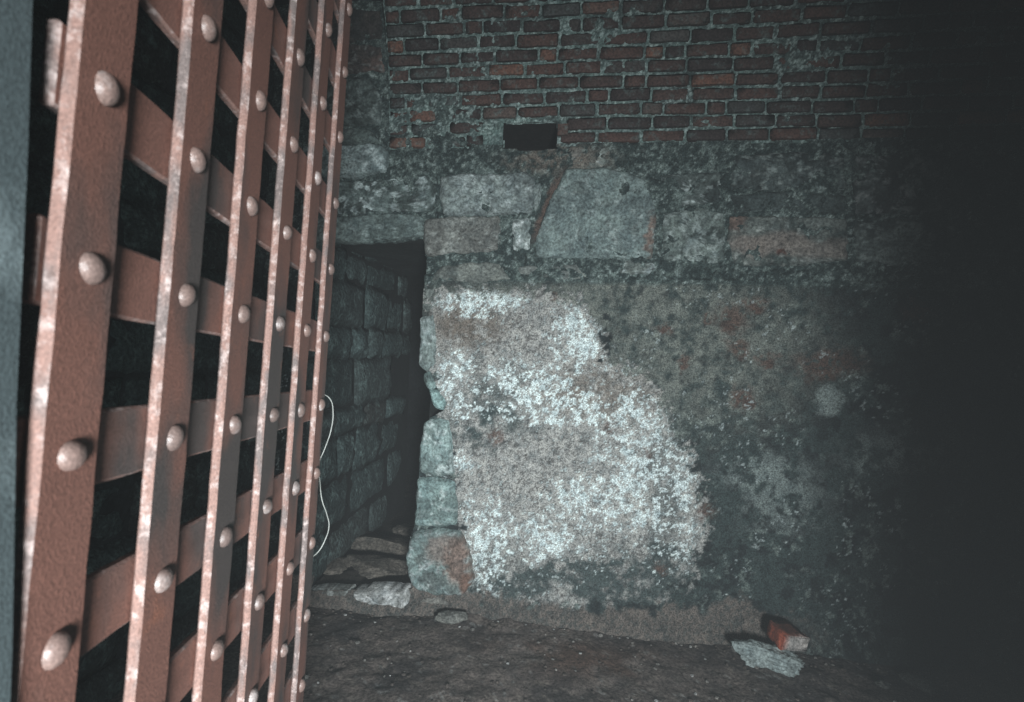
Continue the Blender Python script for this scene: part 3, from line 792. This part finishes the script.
# door post at the very left edge of the view
bm = bmesh.new()
box(bm, (-.47, .295, -.05), (-.294, .335, 2.25), .006)
bmesh.ops.subdivide_edges(bm, edges=[e for e in bm.edges if abs(e.verts[0].co.z - e.verts[1].co.z) > .5], cuts=30)
for v in bm.verts: v.co.x += .004 * (vnoise(np.array(v.co.z * 7.0), np.array(.3)) - .5)
o = link('trim_1', bm_mesh('trim_1', bm), M_POST)
tag(o, 'grey door post at the left edge, beside the gate hinge side', 'door post', kind='structure')

# ------------------------------------------------------------------ iron lattice gate
def build_gate():
    A, B_ = 0.1347, 0.13
    R2 = lambda v: Vector((v[0] * cr - v[2] * sr, v[1], v[0] * sr + v[2] * cr))
    O = R2((-.28874, .38987, .18673)) + Vector((0, 0, CAM_H))
    c = R2((-.093, .995, -.045)).normalized(); r = R2((-.053, -.050, -.997))
    r = (r - c * r.dot(c)).normalized(); n = c.cross(-r).normalized()      # n looks to the right, out of the face
    O = O + n * .0005
    M = Matrix(((c[0], -r[0], n[0], O[0]), (c[1], -r[1], n[1], O[1]), (c[2], -r[2], n[2], O[2]), (0, 0, 0, 1)))
    g = bpy.data.objects.new('iron_gate', None); col.objects.link(g)
    base = M @ Vector((2.5 * A, -10.6 * B_, 0)); g.location = base
    g.empty_display_size = .1
    tag(g, 'rusty riveted iron lattice gate standing open on the left', 'gate')
    bpy.context.view_layer.update()
    inv = Matrix.Translation(-base)
    w, t = 0.058, 0.0100
    rg = random.Random(3)
    def bar(lo, hi, seed):
        bm = bmesh.new(); box(bm, lo, hi)
        ax = 0 if hi[0] - lo[0] > hi[1] - lo[1] else 1
        bmesh.ops.subdivide_edges(bm, edges=[e for e in bm.edges if abs(e.verts[0].co[ax] - e.verts[1].co[ax]) > .3], cuts=int((hi[ax] - lo[ax]) / .018))
        sharp = [e for e in bm.edges if len(e.link_faces) == 2 and e.calc_face_angle(0) > .8]
        bmesh.ops.bevel(bm, geom=sharp, offset=.0022, segments=1, affect='EDGES')
        for v in bm.verts:
            q = v.co
            jx = (float(fbm(np.array(q[ax] * 1.0), np.array(q[1 - ax] * 2 + q[2] * 3 + seed), 45, 3, seed)) - .5) * .0018
            q[1 - ax] += jx
            q[2] += (float(fbm(np.array(q[ax]), np.array(q[1 - ax] + seed * 1.7), 30, 2, seed + 1)) - .5) * .0012
        bm.transform(M); bm.transform(inv)
        bm.normal_update()
        for f in bm.faces: f.material_index = 0 if abs(f.normal.dot(n)) > .85 else 1
        me = bm_mesh('bar', bm); me.materials.append(M_RUST); me.materials.append(M_EDGE)
        return me
    ytop, ybot = 4.55 * B_, -10.5 * B_
    # rivet: a low domed head, a little squashed
    def rivet_mesh(seed):
        rgr = np.random.RandomState(seed); bm = bmesh.new()
        bmesh.ops.create_uvsphere(bm, u_segments=16, v_segments=10, radius=1)
        bmesh.ops.delete(bm, geom=[v for v in bm.verts if v.co.z < -.25], context='VERTS')
        ph = rgr.rand() * 6
        for v in bm.verts:
            k = 1 + .06 * math.sin(2 * math.atan2(v.co.y, v.co.x) + ph)
            v.co = (v.co.x * .0110 * k, v.co.y * .0118 * k, max(v.co.z, -.2) * .0080)
        me = bm_mesh('rivet', bm); me.polygons.foreach_set('use_smooth', np.ones(len(me.polygons), bool)); me.materials.append(M_RIVET)
        return me
    RV = [rivet_mesh(k) for k in range(5)]
    rot = M.to_3x3().to_4x4()
    for i in range(6):
        o = link('vertical_bar', bar((i * A - w / 2, ybot, -t), (i * A + w / 2, ytop, 0), 10 + i), None, g)
        for j in range(-4, 11):
            rv = bpy.data.objects.new('rivet', RV[rg.randrange(5)]); col.objects.link(rv); rv.parent = o
            p = M @ Vector((i * A + rg.uniform(-.002, .002), -j * B_ + rg.uniform(-.002, .002), 0.0005)) - base
            rv.matrix_local = Matrix.Translation(p) @ rot @ Matrix.Rotation(rg.uniform(0, 6), 4, 'Z')
    for j in range(-4, 11):
        link('horizontal_bar', bar((-w / 2 - .003, -j * B_ - w / 2, -2 * t - .001), (5 * A + w / 2, -j * B_ + w / 2, -t - .001), 40 + j), None, g)
    return M
GM = build_gate()

# thin wire caught on the free edge of the gate
def wire(name, pix, depth, label, r=.0010):
    cu = bpy.data.curves.new(name, 'CURVE'); cu.dimensions = '3D'; cu.bevel_depth = r; cu.bevel_resolution = 2
    sp = cu.splines.new('BEZIER'); sp.bezier_points.add(len(pix) - 1)
    for p, (x, y, dd) in zip(sp.bezier_points, pix):
        rx, rz = ray(x, y); Y = depth + dd
        p.co = (float(rx) * Y, Y, CAM_H + float(rz) * Y); p.handle_left_type = p.handle_right_type = 'AUTO'
    tmp = bpy.data.objects.new(name, cu); col.objects.link(tmp)
    me = bpy.data.meshes.new_from_object(tmp.evaluated_get(bpy.context.evaluated_depsgraph_get()))
    bpy.data.objects.remove(tmp)
    o = link(name, me, M_WIRE)
    tag(o, label, 'wire')
    return o
wire('thin_wire', [(316, 392, -.01), (323, 394, 0), (330, 399, .015), (333, 411, .03), (331, 430, .03), (325, 448, .02), (319, 464, .015), (320, 482, .015), (322, 500, .02),
                   (327, 515, .025), (329, 526, .025), (325, 540, .015), (318, 552, .005), (308, 560, -.01)], 1.10, 'thin pale wire looping off the far edge of the rusty gate')

# ------------------------------------------------------------------ loose things on the floor
def ground(x, y):
    X, Y = floor_pt(x, y, 0.0); return Vector((X, Y, 0.0))
p = ground(764, 664)
o = link('stone_chunk', lump('stone_chunk', M_STONE, (.27, .17, .11), 311, lin(138, 150, 149), 5, .35), None)
o.location = (p.x, p.y + .0, .030); o.rotation_euler = (.05, .08, -.25)
tag(o, 'pale grey rough stone on the floor under the broken brick', 'stone')

def brick_fragment():
    bm = bmesh.new()
    # half of a brick with a slanting break at its left end
    L, Wd, H = .165, .11, .075
    V = [(-L / 2, -Wd / 2, 0), (L / 2, -Wd / 2, 0), (L / 2 - .012, Wd / 2, 0), (-L / 2 + .03, Wd / 2, 0),
         (-L / 2 - .005, -Wd / 2, H * .92), (L / 2 - .006, -Wd / 2, H * .86), (L / 2 - .02, Wd / 2, H), (-L / 2 + .02, Wd / 2, H)]
    vs = [bm.verts.new(v) for v in V]
    for f in ((0, 3, 2, 1), (4, 5, 6, 7), (0, 1, 5, 4), (1, 2, 6, 5), (2, 3, 7, 6), (3, 0, 4, 7)): bm.faces.new([vs[i] for i in f])
    bmesh.ops.bevel(bm, geom=list(bm.edges), offset=.005, segments=2, affect='EDGES')
    bmesh.ops.subdivide_edges(bm, edges=list(bm.edges), cuts=3, use_grid_fill=True)
    for v in bm.verts:
        q = v.co
        k = float(fbm(np.array(q.x + q.z * .7), np.array(q.y + q.z * .5), 40, 3, 77)) - .5
        v.co += v.normal * k * .010
    me = bm_mesh('brick_fragment', bm)
    at = me.color_attributes.new('tint', 'FLOAT_COLOR', 'POINT')
    co = np.array([v.co[:] for v in me.vertices]); n = fbm(co[:, 0] + co[:, 2], co[:, 1] - co[:, 2], 40, 4, 78)
    red = lin(150, 78, 58); c = np.ones((len(co), 4), np.float32)
    m = (ss(-.030, -.046, co[:, 1] + (n - .5) * .02) * ss(-.078, -.062, co[:, 0] + (n - .5) * .03) * ss(.05, .03, abs(co[:, 2] - .03)))[:, None]
    m2 = ss(H * .86, H * .93, co[:, 2] + .006 * (co[:, 0] < -.07))[:, None] * ss(-.085, -.06, co[:, 0])[:, None]
    c[:, :3] = red * (1 - m) + lin(168, 164, 160) * m
    c[:, :3] = c[:, :3] * (1 - m2) + lin(96, 58, 48) * m2
    at.data.foreach_set('color', c.ravel())
    me.polygons.foreach_set('use_smooth', np.ones(len(me.polygons), bool))
    return link('brick_fragment', me, M_STONE)
o = brick_fragment()
p = ground(792, 660)
o.location = (p.x - .045, p.y - .01, .078); o.rotation_euler = (.14, .22, .38)
tag(o, 'broken red brick with mortar left on its side, lying on the pale stone', 'brick')

for (x, y, s, sd, a, lab) in ((922, 688, (.17, .10, .04), 321, -.7, 'flat pale stone chip on the dark floor at far right'),
                              (882, 686, (.06, .04, .025), 322, .2, 'small stone chip between the broken brick and the larger chip'),
                              (453, 622, (.16, .08, .045), 323, .2, 'flat grey stone chip by the foot of the reveal stones')):
    p = ground(x, y)
    o = link('stone_chip', lump('stone_chip', M_STONE, s, sd, lin(106, 108, 104), 4, .3), None)
    o.location = (p.x, p.y, s[2] * .25 + (.012 if x < 500 else 0)); o.rotation_euler = (.08, .06, a)
    tag(o, lab, 'stone')

# crumbs and grit strewn over the earth
def grit():
    rg = np.random.RandomState(9)
    bm = bmesh.new(); bmesh.ops.create_icosphere(bm, subdivisions=1, radius=.5)
    bv = np.array([v.co[:] for v in bm.verts]); bf = np.array([[v.index for v in f.verts] for f in bm.faces]); bm.free()
    V = []; Fc = []; C = []
    for k in range(700):
        u = rg.uniform(U_L + .1, 2.3); d = rg.rand() ** 2.2 * 1.6 + .08
        s = rg.uniform(.006, .016) * (1.6 if rg.rand() < .06 else 1)
        q = bv * (s * np.array([1.3, 1, .7])) * (1 + (rg.rand(len(bv), 1) - .5) * .5)
        a = rg.rand() * 6; q = np.stack([q[:, 0] * math.cos(a) - q[:, 1] * math.sin(a), q[:, 0] * math.sin(a) + q[:, 1] * math.cos(a), q[:, 2]], 1)
        z = (fbm(u, d, 2.2, 4, 101) - .5) * .05 + (fbm(u, d, 12, 4, 102) - .5) * .022 + .045 * math.exp(-d / .16) * math.exp(-((u + .02) / .34) ** 2) - .022 * (1 - float(ss(-.55, -.25, np.array(u)))) * math.exp(-d / .5) - .005
        q = q + place(np.array(u), np.array(d), np.array(float(z) + s * .15))
        Fc.append(bf + len(V) * len(bv)); V.append(q)
        g = rg.rand(); C.append(np.tile((lin(82, 76, 72) if g < .7 else lin(120, 118, 114) if g < .94 else lin(160, 162, 160)), (len(bv), 1)))
    o = link('grit', mesh_np('grit', np.concatenate(V), np.concatenate(Fc), np.concatenate(C), False), M_DIRT)
    tag(o, 'crumbs of mortar and grit strewn over the earth floor', 'grit', kind='stuff')
grit()
